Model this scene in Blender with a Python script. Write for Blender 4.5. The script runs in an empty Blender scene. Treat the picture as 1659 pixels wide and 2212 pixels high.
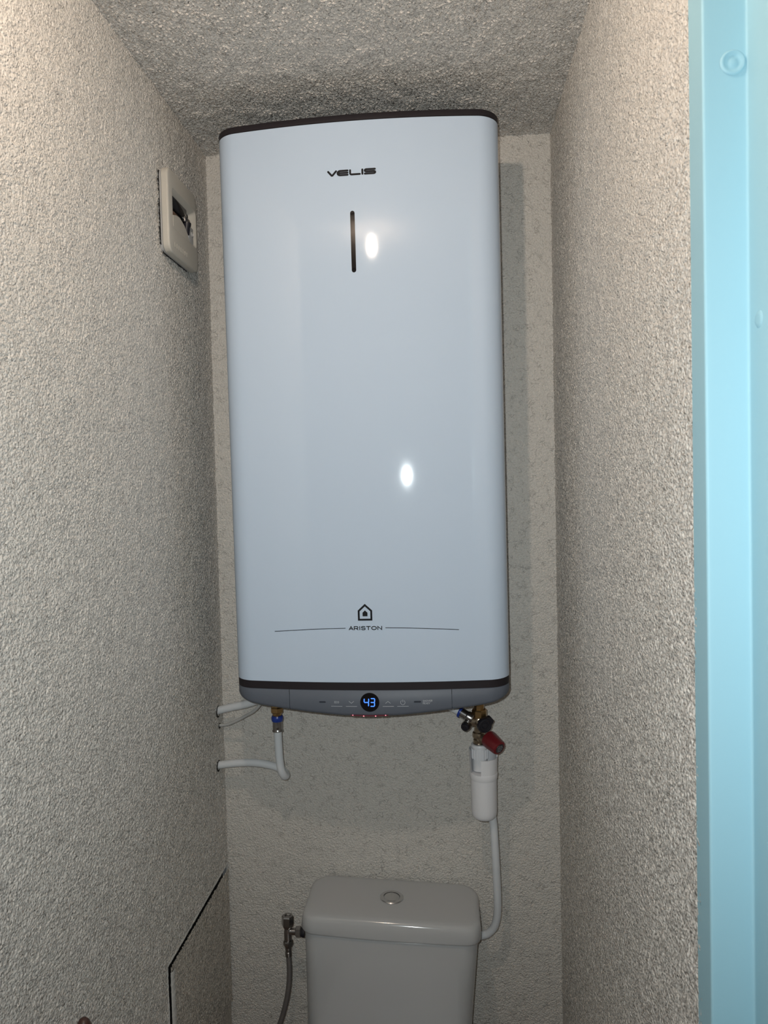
import bpy, bmesh, math, random
import numpy as np
from mathutils import Vector, Matrix

SC = bpy.context.scene
COL = SC.collection
PI = math.pi

# ------------------------------------------------------------------ camera
FPX, WPX = 1560.0, 1659.0
cam_d = bpy.data.cameras.new('camera')
cam = bpy.data.objects.new('camera', cam_d)
COL.objects.link(cam)
SC.camera = cam
cam_d.sensor_fit = 'HORIZONTAL'
cam_d.sensor_width = 36.0
cam_d.lens = 36.0 * FPX / WPX
cam_d.clip_start = 0.02
CAM = Vector((0.48764, -1.5, 1.55))
_r = Vector((0.99604504, 0.08584104, -0.02292603))
_u = Vector((0.01961419, 0.03922784, 0.99903777))
_f = Vector((-0.08665777, 0.99553628, -0.03738899))
cam.matrix_world = Matrix(((_r.x, _u.x, -_f.x, CAM.x), (_r.y, _u.y, -_f.y, CAM.y), (_r.z, _u.z, -_f.z, CAM.z), (0, 0, 0, 1)))
cam_d.dof.use_dof = True
cam_d.dof.focus_distance = 1.25
cam_d.dof.aperture_fstop = 16.0

# ------------------------------------------------------------------ world, flash, exposure
world = bpy.data.worlds.new('world')
SC.world = world
world.use_nodes = True
bg = world.node_tree.nodes['Background']
bg.inputs[0].default_value = (0.95, 0.98, 1.0, 1)
bg.inputs[1].default_value = 0.04

fl_d = bpy.data.lights.new('phone_flash', 'SPOT')   # the flash of the phone, beside its lens
fl_d.shadow_soft_size = 0.0045
fl_d.spot_size = math.radians(138)
fl_d.spot_blend = 1.0
fl_d.energy = 25.0
fl_d.color = (0.90, 0.985, 1.0)
fl = bpy.data.objects.new('phone_flash', fl_d)
COL.objects.link(fl)
fl.location = (0.462, -1.497, 1.571)
fl.rotation_euler = Vector((-0.05, 1.0, -0.03)).to_track_quat('-Z', 'Z').to_euler()

SC.view_settings.view_transform = 'Standard'
SC.view_settings.look = 'None'
SC.view_settings.exposure = 0.0
SC.view_settings.gamma = 1.0
SC.view_settings.use_curve_mapping = False
SC.cycles.max_bounces = 6
SC.cycles.diffuse_bounces = 4
SC.cycles.glossy_bounces = 3

# ------------------------------------------------------------------ room sizes
W, H = 0.7091, 2.2477          # width of the closet, height of its ceiling
HALL = 2.45                    # the hall wall behind the camera

# ------------------------------------------------------------------ materials
def mat(name, col, rough=0.5, metal=0.0, spec=0.5, emit=None, estr=0.0, bump=None, coat=0.0, noise=None):
    m = bpy.data.materials.new(name)
    m.use_nodes = True
    nt = m.node_tree
    b = nt.nodes['Principled BSDF']
    b.inputs['Base Color'].default_value = (*col, 1)
    b.inputs['Roughness'].default_value = rough
    b.inputs['Metallic'].default_value = metal
    b.inputs['Specular IOR Level'].default_value = spec
    b.inputs['Coat Weight'].default_value = coat
    if emit:
        b.inputs['Emission Color'].default_value = (*emit, 1)
        b.inputs['Emission Strength'].default_value = estr
    if bump or noise:
        tc = nt.nodes.new('ShaderNodeTexCoord')
    if bump:
        n = nt.nodes.new('ShaderNodeTexNoise')
        n.inputs['Scale'].default_value = bump[0]
        n.inputs['Detail'].default_value = 3
        nt.links.new(tc.outputs['Object'], n.inputs['Vector'])
        bp = nt.nodes.new('ShaderNodeBump')
        bp.inputs['Strength'].default_value = bump[1]
        bp.inputs['Distance'].default_value = bump[2]
        nt.links.new(n.outputs['Fac'], bp.inputs['Height'])
        nt.links.new(bp.outputs['Normal'], b.inputs['Normal'])
    if noise:
        n = nt.nodes.new('ShaderNodeTexNoise')
        n.inputs['Scale'].default_value = noise[0]
        n.inputs['Detail'].default_value = 4
        nt.links.new(tc.outputs['Object'], n.inputs['Vector'])
        mx = nt.nodes.new('ShaderNodeMix')
        mx.data_type = 'RGBA'
        mx.inputs[6].default_value = (*col, 1)
        mx.inputs[7].default_value = (*noise[1], 1)
        nt.links.new(n.outputs['Fac'], mx.inputs[0])
        nt.links.new(mx.outputs[2], b.inputs['Base Color'])
    return m

def plaster(name, col, col2, crease=0.9, splash=1.0, rough=0.62, spec=0.35):
    """splatter-coat plaster: the lumps are modelled, creases and grain are fine relief"""
    m = bpy.data.materials.new(name)
    m.use_nodes = True
    nt = m.node_tree
    N, L = nt.nodes.new, nt.links.new
    b = nt.nodes['Principled BSDF']
    b.inputs['Roughness'].default_value = rough
    b.inputs['Specular IOR Level'].default_value = spec
    tc = N('ShaderNodeTexCoord')
    big = N('ShaderNodeTexNoise'); big.inputs['Scale'].default_value = 7; big.inputs['Detail'].default_value = 1
    L(tc.outputs['Object'], big.inputs['Vector'])
    mx = N('ShaderNodeMix'); mx.data_type = 'RGBA'
    mx.inputs[6].default_value = (*col, 1); mx.inputs[7].default_value = (*col2, 1)
    L(big.outputs['Fac'], mx.inputs[0])
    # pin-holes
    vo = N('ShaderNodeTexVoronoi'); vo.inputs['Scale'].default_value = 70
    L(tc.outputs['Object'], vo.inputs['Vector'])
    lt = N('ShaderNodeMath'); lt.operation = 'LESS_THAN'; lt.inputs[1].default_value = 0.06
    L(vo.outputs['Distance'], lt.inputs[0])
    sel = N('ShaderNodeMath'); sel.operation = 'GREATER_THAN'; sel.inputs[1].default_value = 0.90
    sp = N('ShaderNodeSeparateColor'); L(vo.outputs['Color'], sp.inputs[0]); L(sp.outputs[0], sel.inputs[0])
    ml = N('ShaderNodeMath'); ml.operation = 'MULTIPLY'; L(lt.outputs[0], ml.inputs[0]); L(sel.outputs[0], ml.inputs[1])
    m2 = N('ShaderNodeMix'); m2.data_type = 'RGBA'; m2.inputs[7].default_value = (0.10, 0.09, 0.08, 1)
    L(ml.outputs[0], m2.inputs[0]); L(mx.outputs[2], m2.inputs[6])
    # creases: zero lines of a noise, broken up by a second noise
    n1 = N('ShaderNodeTexNoise'); n1.inputs['Scale'].default_value = 95; n1.inputs['Detail'].default_value = 1.5; n1.inputs['Distortion'].default_value = 0.6
    L(tc.outputs['Object'], n1.inputs['Vector'])
    s1 = N('ShaderNodeMath'); s1.operation = 'SUBTRACT'; s1.inputs[1].default_value = 0.5; L(n1.outputs['Fac'], s1.inputs[0])
    a1 = N('ShaderNodeMath'); a1.operation = 'ABSOLUTE'; L(s1.outputs[0], a1.inputs[0])
    r1 = N('ShaderNodeMapRange'); r1.inputs['From Min'].default_value = 0.0; r1.inputs['From Max'].default_value = 0.028
    L(a1.outputs[0], r1.inputs['Value'])
    n2 = N('ShaderNodeTexNoise'); n2.inputs['Scale'].default_value = 55; n2.inputs['Detail'].default_value = 1
    L(tc.outputs['Object'], n2.inputs['Vector'])
    r2 = N('ShaderNodeMapRange'); r2.inputs['From Min'].default_value = 0.37; r2.inputs['From Max'].default_value = 0.48
    L(n2.outputs['Fac'], r2.inputs['Value'])
    mxm = N('ShaderNodeMath'); mxm.operation = 'MAXIMUM'; L(r1.outputs[0], mxm.inputs[0]); L(r2.outputs[0], mxm.inputs[1])
    # small overlapping splashes and grain
    wn = N('ShaderNodeTexNoise'); wn.inputs['Scale'].default_value = 220; wn.inputs['Detail'].default_value = 1
    L(tc.outputs['Object'], wn.inputs['Vector'])
    wv = N('ShaderNodeVectorMath'); wv.operation = 'MULTIPLY_ADD'; wv.inputs[1].default_value = (0.0038, 0.0038, 0.0038)
    L(wn.outputs['Color'], wv.inputs[0]); L(tc.outputs['Object'], wv.inputs[2])
    vb = N('ShaderNodeTexVoronoi'); vb.feature = 'F1'; vb.inputs['Scale'].default_value = 300
    L(wv.outputs[0], vb.inputs['Vector'])
    vm = N('ShaderNodeMath'); vm.operation = 'MULTIPLY'; vm.inputs[1].default_value = -splash; L(vb.outputs['Distance'], vm.inputs[0])
    n3 = N('ShaderNodeTexNoise'); n3.inputs['Scale'].default_value = 520; n3.inputs['Detail'].default_value = 1
    L(tc.outputs['Object'], n3.inputs['Vector'])
    g = N('ShaderNodeMath'); g.operation = 'MULTIPLY_ADD'; g.inputs[1].default_value = 0.55; L(n3.outputs['Fac'], g.inputs[0]); L(vm.outputs[0], g.inputs[2])
    cm = N('ShaderNodeMath'); cm.operation = 'MULTIPLY_ADD'; cm.inputs[1].default_value = 0.5; L(mxm.outputs[0], cm.inputs[0]); L(g.outputs[0], cm.inputs[2])
    ad = cm
    bp = N('ShaderNodeBump'); bp.inputs['Strength'].default_value = crease; bp.inputs['Distance'].default_value = 0.0020
    L(ad.outputs[0], bp.inputs['Height']); L(bp.outputs['Normal'], b.inputs['Normal'])
    # base colour tinted darker along the creases
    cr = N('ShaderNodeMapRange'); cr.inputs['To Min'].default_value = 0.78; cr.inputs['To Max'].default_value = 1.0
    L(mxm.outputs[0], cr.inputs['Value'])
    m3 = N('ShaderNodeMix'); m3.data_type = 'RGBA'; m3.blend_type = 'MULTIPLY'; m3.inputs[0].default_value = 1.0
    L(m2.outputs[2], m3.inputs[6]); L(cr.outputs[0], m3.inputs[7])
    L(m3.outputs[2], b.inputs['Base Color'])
    return m

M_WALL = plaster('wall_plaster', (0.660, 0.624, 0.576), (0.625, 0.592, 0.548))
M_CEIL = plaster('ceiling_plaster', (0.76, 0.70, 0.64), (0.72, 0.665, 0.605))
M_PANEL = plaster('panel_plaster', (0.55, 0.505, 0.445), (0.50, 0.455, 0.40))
M_FLOOR = mat('floor_tiles', (0.44, 0.27, 0.18), 0.4, noise=(6, (0.36, 0.21, 0.14)))
M_HALL = mat('hall_paint', (0.62, 0.60, 0.56), 0.7, bump=(150, 0.2, 0.001))
M_DARK = mat('gap_dark', (0.012, 0.010, 0.009), 0.9)
M_FILLER = mat('white_filler', (0.62, 0.61, 0.58), 0.7, bump=(260, 0.6, 0.001))
M_JAMB = mat('blue_gloss_paint', (0.318, 0.532, 0.618), 0.55, spec=0.3, bump=(40, 0.05, 0.002))
M_ENAMEL = mat('white_enamel', (0.535, 0.635, 0.765), 0.052, spec=0.5, bump=(60, 0.02, 0.0004))
M_CAP = mat('charcoal_plastic', (0.020, 0.016, 0.019), 0.5, spec=0.25)
M_GREY = mat('grey_plastic', (0.108, 0.122, 0.150), 0.45, spec=0.3)
M_GREYD = mat('dark_grey_underside', (0.09, 0.09, 0.095), 0.6)
M_PRINT = mat('black_print', (0.010, 0.010, 0.013), 0.5, spec=0.15)
M_GLOSSBLK = mat('glossy_black', (0.008, 0.007, 0.008), 0.07, spec=0.35)
M_ICON = mat('white_print', (0.50, 0.52, 0.55), 0.5)
M_SLOTIND = mat('indicator_dark', (0.035, 0.04, 0.055), 0.3)
M_BLUE = mat('blue_digits', (0.05, 0.15, 0.6), 0.5, emit=(0.055, 0.22, 1.0), estr=1.5)
M_LED = mat('red_light_bar', (0.12, 0.02, 0.03), 0.4, emit=(1.0, 0.10, 0.20), estr=0.03)
M_LEDP = mat('red_led', (0.8, 0.1, 0.15), 0.4, emit=(1.0, 0.30, 0.36), estr=1.4)
M_CERAMIC = mat('ceramic_glaze', (0.455, 0.46, 0.465), 0.11, spec=0.5)
M_CHROME = mat('chrome', (0.62, 0.62, 0.63), 0.16, 1.0)
M_CHROMED = mat('dull_chrome', (0.36, 0.345, 0.335), 0.26, 1.0)
M_BRASS = mat('brass', (0.56, 0.36, 0.16), 0.32, 1.0, noise=(90, (0.40, 0.27, 0.13)))
M_NICKEL = mat('nickel_brass', (0.46, 0.38, 0.29), 0.33, 1.0, noise=(80, (0.34, 0.28, 0.21)))
M_BLUER = mat('blue_ring', (0.015, 0.045, 0.28), 0.3)
M_PEX = mat('white_pipe', (0.66, 0.68, 0.70), 0.38)
M_CABLE = mat('cable_sheath', (0.48, 0.48, 0.47), 0.5)
M_SIPHON = mat('white_plastic', (0.72, 0.72, 0.74), 0.38)
M_TUBE = mat('grey_plastic_tube', (0.50, 0.52, 0.55), 0.4)
M_BLACKP = mat('black_plastic', (0.014, 0.013, 0.018), 0.38)
M_RED = mat('red_plastic', (0.155, 0.010, 0.014), 0.36)
M_LABEL = mat('label_disc', (0.03, 0.03, 0.035), 0.4)
M_LABELT = mat('label_print', (0.38, 0.38, 0.40), 0.5)
M_BEIGE = mat('beige_plastic', (0.50, 0.468, 0.412), 0.42)
M_BEIGEG = mat('grey_frame_plastic', (0.42, 0.41, 0.40), 0.5)
M_HOSE = mat('braided_steel', (0.24, 0.225, 0.22), 0.34, 0.6, bump=(900, 0.8, 0.0006))
M_WOOD = mat('dark_brown_wood', (0.055, 0.022, 0.016), 0.4)
M_BRISTLE = mat('bristles', (0.16, 0.07, 0.04), 0.8)
M_COPPER = mat('brown_metal', (0.22, 0.13, 0.08), 0.45, 0.6)

# ------------------------------------------------------------------ builders
def link(name, me, m, parent=None, smooth=True):
    o = bpy.data.objects.new(name, me)
    COL.objects.link(o)
    if m is not None:
        me.materials.append(m)
    if smooth:
        me.shade_smooth()
    if parent is not None:
        o.parent = parent
    return o

def mesh(name, vs, fs, m, parent=None, smooth=True, sharp=None):
    me = bpy.data.meshes.new(name)
    me.from_pydata([tuple(v) for v in vs], [], fs)
    me.update()
    o = link(name, me, m, parent, smooth)
    if smooth and sharp:
        me.set_sharp_from_angle(angle=sharp)
    return o

def thing(name, label, cat, loc=(0, 0, 0), group=None, mtx=None):
    o = bpy.data.objects.new(name, None)
    COL.objects.link(o)
    o.empty_display_size = 0.05
    if mtx is not None:
        o.matrix_world = mtx
    else:
        o.location = loc
    tag(o, label, cat, group)
    return o

def tag(o, label, cat, group=None):
    o['label'] = label
    o['category'] = cat
    if group:
        o['group'] = group
    return o

def struct(o):
    o['kind'] = 'structure'
    return o

def frame_of(axis):
    a = Vector(axis).normalized()
    t = Vector((0, 0, 1)) if abs(a.z) < 0.9 else Vector((1, 0, 0))
    x = t.cross(a).normalized()
    return x, a.cross(x), a

def lathe_geo(prof, org, axis=(0, 0, 1), seg=28, rot=0.0, arc=None):
    """prof: (radius, distance along the axis)"""
    x, y, a = frame_of(axis)
    org = Vector(org)
    vs, fs = [], []
    rings = []
    for r, z in prof:
        if r < 1e-6:
            rings.append([len(vs)])
            vs.append(org + a * z)
        else:
            k = []
            for i in range(seg):
                t = rot + 2 * PI * i / seg
                k.append(len(vs))
                vs.append(org + x * (r * math.cos(t)) + y * (r * math.sin(t)) + a * z)
            rings.append(k)
    for p, q in zip(rings[:-1], rings[1:]):
        if len(p) == 1 and len(q) == 1:
            continue
        for i in range(seg):
            j = (i + 1) % seg
            if len(p) == 1:
                fs.append((p[0], q[j], q[i]))
            elif len(q) == 1:
                fs.append((p[i], p[j], q[0]))
            else:
                fs.append((p[i], p[j], q[j], q[i]))
    return vs, fs

def lathe(name, prof, org, axis, m, parent, seg=28, rot=0.0, sharp=0.6):
    vs, fs = lathe_geo(prof, org, axis, seg, rot)
    return mesh(name, vs, fs, m, parent, True, sharp)

def join(*geos):
    vs, fs = [], []
    for v, f in geos:
        n = len(vs)
        vs += list(v)
        fs += [tuple(i + n for i in q) for q in f]
    return vs, fs

def smooth_path(pts, n=8):
    P = [Vector(p) for p in pts]
    P = [P[0] * 2 - P[1]] + P + [P[-1] * 2 - P[-2]]
    out = []
    for i in range(1, len(P) - 2):
        for k in range(n):
            t = k / n
            a, b, c, d = P[i - 1], P[i], P[i + 1], P[i + 2]
            out.append(0.5 * ((2 * b) + (c - a) * t + (2 * a - 5 * b + 4 * c - d) * t * t + (3 * b - a - 3 * c + d) * t ** 3))
    out.append(P[-2])
    return out

def tube_geo(pts, r, seg=14, n=8, caps=True):
    P = smooth_path(pts, n)
    vs, fs = [], []
    t0 = (P[1] - P[0]).normalized()
    nx = frame_of(t0)[0]
    for i, p in enumerate(P):
        t = (P[min(i + 1, len(P) - 1)] - P[max(i - 1, 0)]).normalized()
        nx = (nx - t * nx.dot(t)).normalized()
        ny = t.cross(nx)
        for k in range(seg):
            a = 2 * PI * k / seg
            vs.append(p + nx * (r * math.cos(a)) + ny * (r * math.sin(a)))
    for i in range(len(P) - 1):
        for k in range(seg):
            j = (k + 1) % seg
            fs.append((i * seg + k, i * seg + j, (i + 1) * seg + j, (i + 1) * seg + k))
    if caps:
        fs.append(tuple(range(seg))[::-1])
        fs.append(tuple(range((len(P) - 1) * seg, len(P) * seg)))
    return vs, fs

def tube(name, pts, r, m, parent=None, seg=14, n=8):
    v, f = tube_geo(pts, r, seg, n)
    return mesh(name, v, f, m, parent, True, 1.0)

def box_geo(lo, hi, bev=0.0, seg=2):
    bm = bmesh.new()
    bmesh.ops.create_cube(bm, size=1.0)
    lo, hi = Vector(lo), Vector(hi)
    for v in bm.verts:
        v.co = Vector([lo[i] + (v.co[i] + 0.5) * (hi[i] - lo[i]) for i in range(3)])
    if bev > 0:
        bmesh.ops.bevel(bm, geom=bm.edges[:], offset=bev, segments=seg, affect='EDGES', profile=0.5)
    bm.verts.index_update()
    vs = [v.co.copy() for v in bm.verts]
    fs = [tuple(v.index for v in f.verts) for f in bm.faces]
    bm.free()
    return vs, fs

def box(name, lo, hi, m, parent=None, bev=0.0, seg=2):
    v, f = box_geo(lo, hi, bev, seg)
    return mesh(name, v, f, m, parent, bev > 0, 0.9)

# ------------------------------------------------------------------ splattered plaster surfaces
def relief(nu, nv, s, seed):
    """height field (metres) of a splatter coat on an nu x nv grid of step s"""
    rs = np.random.RandomState(seed)
    fu = np.fft.fftfreq(nu, s)[:, None]
    fv = np.fft.fftfreq(nv, s)[None, :]
    fr = np.sqrt(fu * fu + fv * fv)
    def band(lam, wd):
        F = np.fft.fft2(rs.standard_normal((nu, nv)))
        F *= np.exp(-0.5 * ((fr - 1.0 / lam) * lam / wd) ** 2)
        h = np.real(np.fft.ifft2(F))
        return h / h.std()
    def sst(a, b, t):
        t = np.clip((t - a) / (b - a), 0, 1)
        return t * t * (3 - 2 * t)
    a = band(0.0082, 0.55)
    b = band(0.0057, 0.42)
    c = band(0.06, 0.6)
    h = 0.00072 * sst(-0.3, 0.7, a) + 0.00058 * sst(-0.15, 0.7, b) + 0.00020 * a + 0.0003 * c
    return h - h.mean()

STEP = 0.0020
def grid_surface(name, pos, u0, u1, v0, v1, m, seed, parent=None, amp=1.0, skip=None, extra=None, skirt=None):
    nu = int(round((u1 - u0) / STEP)) + 1
    nv = int(round((v1 - v0) / STEP)) + 1
    U = np.linspace(u0, u1, nu)
    V = np.linspace(v0, v1, nv)
    UU, VV = np.meshgrid(U, V, indexing='ij')
    h = relief(nu, nv, STEP, seed) * amp
    X, Y, Z = pos(UU, VV, h)
    co = np.stack([X, Y, Z], -1).reshape(-1, 3)
    idx = np.arange(nu * nv).reshape(nu, nv)
    q = np.stack([idx[:-1, :-1], idx[1:, :-1], idx[1:, 1:], idx[:-1, 1:]], -1).reshape(-1, 4)
    if skip is not None:
        uc = 0.5 * (UU[:-1, :-1] + UU[1:, 1:]).reshape(-1)
        vc = 0.5 * (VV[:-1, :-1] + VV[1:, 1:]).reshape(-1)
        q = q[~skip(uc, vc)]
    quads = [q]
    if extra is not None:               # plain quads outside the detailed area, as corner points
        e = np.array(extra, float)
        n = len(co)
        co = np.concatenate([co, e.reshape(-1, 3)])
        quads.append(np.arange(n, n + 4 * len(e)).reshape(-1, 4))
    q = np.concatenate(quads)
    me = bpy.data.meshes.new(name)
    me.vertices.add(len(co))
    me.vertices.foreach_set('co', co.astype(np.float32).reshape(-1))
    me.loops.add(q.size)
    me.loops.foreach_set('vertex_index', q.astype(np.int32).reshape(-1))
    me.polygons.add(len(q))
    me.polygons.foreach_set('loop_start', np.arange(0, q.size, 4, dtype=np.int32))
    me.polygons.foreach_set('loop_total', np.full(len(q), 4, dtype=np.int32))
    me.update(calc_edges=True)
    me.validate()
    return link(name, me, m, parent, True)

# --- structure ----------------------------------------------------
ZL = 0.46      # below this height nothing of the walls is in view
struct(grid_surface('wall_back', lambda u, v, h: (u, -h, v), -0.004, W + 0.004, 0.40, H + 0.004, M_WALL, 11, amp=0.65,
                    extra=[[(-0.004, 0, 0), (W + 0.004, 0, 0), (W + 0.004, 0, 0.40), (-0.004, 0, 0.40)]]))
PY, PZ, GAP, GAPV = -0.3315, 0.7335, 0.0060, 0.0095          # the cut-out panel low on the left wall: front edge, top edge, gap
def in_panel(u, v):
    return (u > PY - GAPV) & (v < PZ + GAP)
wl = struct(grid_surface('wall_left', lambda u, v, h: (h, u, v), -0.92, 0.004, ZL, H + 0.004, M_WALL, 23, skip=in_panel,
                         extra=[[(0, -0.92, 0), (0, PY - GAPV, 0), (0, PY - GAPV, ZL), (0, -0.92, ZL)]]))
wr = struct(grid_surface('wall_right', lambda u, v, h: (W - h, u * (1 - 0.0225 * (v - 1.4) / 0.838), v), -0.838, 0.004, ZL, H + 0.004, M_WALL, 37,
                         extra=[[(W, 0.004, 0), (W, -0.862, 0), (W, -0.862, ZL), (W, 0.004, ZL)]]))
struct(grid_surface('ceiling', lambda u, v, h: (u, v, H - h), -0.004, W + 0.004, -0.92, 0.004, M_CEIL, 51, amp=2.0,
                    extra=[[(-0.9, -HALL, H), (1.7, -HALL, H), (1.7, -0.92, H), (-0.9, -0.92, H)],
                           [(W + 0.004, -0.92, H), (1.7, -0.92, H), (1.7, -0.83, H), (W + 0.004, -0.83, H)]]))
struct(mesh('floor', [(-0.9, -HALL, 0), (1.7, -HALL, 0), (1.7, 0.0, 0), (-0.9, 0.0, 0), (-0.9, -HALL, -0.05), (1.7, -HALL, -0.05), (1.7, 0, -0.05), (-0.9, 0, -0.05)],
            [(0, 1, 2, 3), (4, 7, 6, 5), (0, 4, 5, 1), (1, 5, 6, 2), (2, 6, 7, 3), (3, 7, 4, 0)], M_FLOOR, None, False))
struct(box('wall_front', (-0.9, -HALL - 0.08, 0), (1.7, -HALL, H), M_HALL))
# wall returns towards the hall, left of the closet mouth
struct(box('wall_outer', (W + 0.119, -0.92, 0), (1.7, -0.84, H), M_HALL))
struct(box('wall_hall', (-0.9, -0.92, 0), (-0.0005, -0.84, H), M_HALL))

# door frame at the right of the closet mouth: one moulded jamb, rebated towards the hall
def jamb():
    y0, yr, xr = -0.831, -0.8645, W + 0.0352
    prof = [(W + 0.05, -0.831), (W - 0.0010, y0), (W - 0.0010, yr + 0.0040)]
    for k in range(6):                                   # rounded arris between stop and rebate
        a = PI + k * (PI / 2) / 5
        prof.append((W - 0.0010 + 0.0022 + 0.0022 * math.cos(a), yr + 0.0022 + 0.0022 * math.sin(a)))
    prof.append((W + 0.0040, yr))
    prof.append((xr - 0.0040, yr))
    for k in range(5):                                   # inner corner of the rebate
        a = PI / 2 - k * (PI / 2) / 4
        prof.append((xr - 0.002 + 0.002 * math.cos(a), yr - 0.002 + 0.002 * math.sin(a)))
    prof += [(xr, yr - 0.0045), (xr, -0.925), (xr + 0.004, -0.93), (W + 0.12, -0.93), (W + 0.12, -0.831)]
    vs, fs = [], []
    n = len(prof)
    zs = [0.0, 0.6, 1.1, 1.55, 2.0, H]
    for z in zs:
        dy = 0.010 * (z - 1.5)
        for x, y in prof:
            vs.append((x, y + dy, z))
    for i in range(len(zs) - 1):
        for k in range(n):
            j = (k + 1) % n
            fs.append((i * n + k, i * n + j, (i + 1) * n + j, (i + 1) * n + k))
    o = struct(mesh('trim_1', vs, fs, M_JAMB, None, True, 0.9))
    # filled screw holes in the paint
    prof = [(0.0105, 0.0), (0.0098, 0.0010), (0.0085, 0.0013), (0.0068, 0.0002), (0.0045, -0.0002), (0.0030, 0.0005), (0, 0.0008)]
    lathe('screw_plug', prof, (0.7326, yr + 0.0036, 1.8954), (0, -1, 0), M_JAMB, o, 24, sharp=2.0)
    prof = [(0.0075, 0), (0.006, 0.0012), (0.003, 0.0016), (0, 0.0012)]
    lathe('screw_plug', prof, (xr + 0.0002, -0.8815, 1.678), (-1, 0.0, 0), M_JAMB, o, 18, sharp=2.0)
jamb()

# ------------------------------------------------------------------ cut wall panel low on the left
ap = thing('access_panel', 'textured panel cut into the lower left wall with a dark gap around it', 'panel', (0.0, PY, 0.0))
def panel_pos(u, v, h):
    d = 0.0012 + 0.004 * (u - PY)
    return (d + h, u - PY, v)
grid_surface('panel_face', panel_pos, PY + 0.001, -0.0065, 0.44, PZ - 0.001, M_PANEL, 77, ap)
v, f = box_geo((-0.012, 0.060, 0.02), (-0.0005, -PY - 0.0065, PZ - 0.028))
mesh('panel_board', v, f, M_PANEL, ap, False)
# filler smeared along the front edge
rnd = random.Random(4)
vs, fs = [], []
zz = 0.44
k = 0
while zz < PZ - 0.004:
    w_ = 0.0180 + rnd.uniform(-0.0025, 0.0025)
    vs += [(0.0016, -0.0008, zz), (0.0034 + rnd.uniform(-0.0010, 0.0012), 0.0030, zz), (0.0034 + rnd.uniform(-0.0010, 0.0012), w_ * 0.7, zz), (0.0012, w_, zz)]
    if k:
        for j in range(3):
            a = (k - 1) * 4 + j
            fs.append((a, a + 1, a + 5, a + 4))
    k += 1
    zz += 0.0035 + rnd.uniform(0, 0.002)
mesh('filler_strip', vs, fs, M_FILLER, ap, True)
# near-black box painting shade into the gap, and its light broken edge: belongs to the wall
v, f = join(box_geo((-0.05, PY - 0.02, ZL), (-0.014, 0.004, PZ + 0.02)),)
struct(mesh('gap_backing', v, f, M_DARK, wl, False))
def lip(p0, p1, n, seed, inward, k=1.0):
    r = random.Random(seed)
    p0, p1 = Vector(p0), Vector(p1)
    inward = Vector(inward)
    vs, fs = [], []
    for i in range(n + 1):
        p = p0.lerp(p1, i / n)
        a = r.uniform(0.0002, 0.0016)
        vs += [p - inward * (0.0035 * k + r.uniform(0, 0.0015)) + Vector((-0.0004, 0, 0)), p - inward * (0.0012 * k) + Vector((0.0013 + r.uniform(-.0007, .0006), 0, 0)), p + inward * a + Vector((0.0006, 0, 0)), p + inward * a + Vector((-0.014, 0, 0))]
        if i:
            for j in range(3):
                q = (i - 1) * 4 + j
                fs.append((q, q + 4, q + 5, q + 1))
    return vs, fs
v, f = join(lip((0, PY - GAPV - 0.001, PZ + GAP), (0, -0.004, PZ + GAP), 80, 3, (0, 0, -1)), lip((0, PY - GAPV, ZL), (0, PY - GAPV, PZ + GAP), 80, 5, (0, 1, 0), 0.3))
mesh('cut_edge', v, f, M_FILLER, wl, True)

# ------------------------------------------------------------------ water heater
RM = ((0.9999734, 0.0055713, -0.0047030), (-0.0055932, 0.9999735, -0.0046594), (0.0046769, 0.0046856, 0.9999781))
HO = (0.33908, 0.0, 2.18212)
HM = Matrix(((*RM[0], HO[0]), (*RM[1], HO[1]), (*RM[2], HO[2]), (0, 0, 0, 1)))
heater = thing('water_heater', 'tall white enamelled wall water heater with charcoal edges and grey display panel', 'water heater', mtx=HM)
HB = 0.98354      # height of the white body
YBACK = -0.014
def heater_outline(nf=44):
    a, ys, rad, sag = 0.253, 0.17695, 0.04494, 0.01406
    xe = a - rad
    slope = 2 * sag / xe
    th = math.atan(slope)
    pts = []
    for k in range(15):
        t = PI + (PI / 2 - th) * k / 14
        pts.append((-a + rad + rad * math.cos(t), -ys + rad * math.sin(t)))
    x0, y0 = pts[-1]
    sg = slope * abs(x0) / 2
    for k in range(1, nf):
        x = x0 + (-2 * x0) * k / nf
        pts.append((x, y0 - sg * (1 - (x / x0) ** 2)))
    pts += [(-x, y) for x, y in pts[:15][::-1]]
    return pts
FRONT = heater_outline()                                   # left side, round the front, to the right side
HX = np.array([p[0] for p in FRONT]); HY = np.array([p[1] for p in FRONT])
def surf(x):
    return float(np.interp(x, HX, HY))
RING = [(-0.243, YBACK), (-0.253, YBACK - 0.012), (-0.253, -0.10)] + FRONT + [(0.253, -0.10), (0.253, YBACK - 0.012), (0.243, YBACK)]
def offset(ring, d, closed=True):
    out = []
    n = len(ring)
    for i in range(n):
        if closed:
            p, q = ring[i - 1], ring[(i + 1) % n]
        else:
            p, q = ring[max(i - 1, 0)], ring[min(i + 1, n - 1)]
        tx, ty = q[0] - p[0], q[1] - p[1]
        l = math.hypot(tx, ty)
        out.append((ring[i][0] - ty / l * d, ring[i][1] + tx / l * d))     # d > 0 shrinks
    return out
def loft(name, rows, m, parent, cap0=False, cap1=False, sharp=0.7):
    vs, fs = [], []
    n = len(RING)
    for z, d in rows:
        vs += [(x, y, z) for x, y in offset(RING, d)]
    for i in range(len(rows) - 1):
        for k in range(n):
            j = (k + 1) % n
            fs.append((i * n + k, i * n + j, (i + 1) * n + j, (i + 1) * n + k))
    if cap0:
        fs.append(tuple(range(n))[::-1])
    if cap1:
        fs.append(tuple(range((len(rows) - 1) * n, len(rows) * n)))
    return mesh(name, vs, fs, m, parent, True, sharp)
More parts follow.
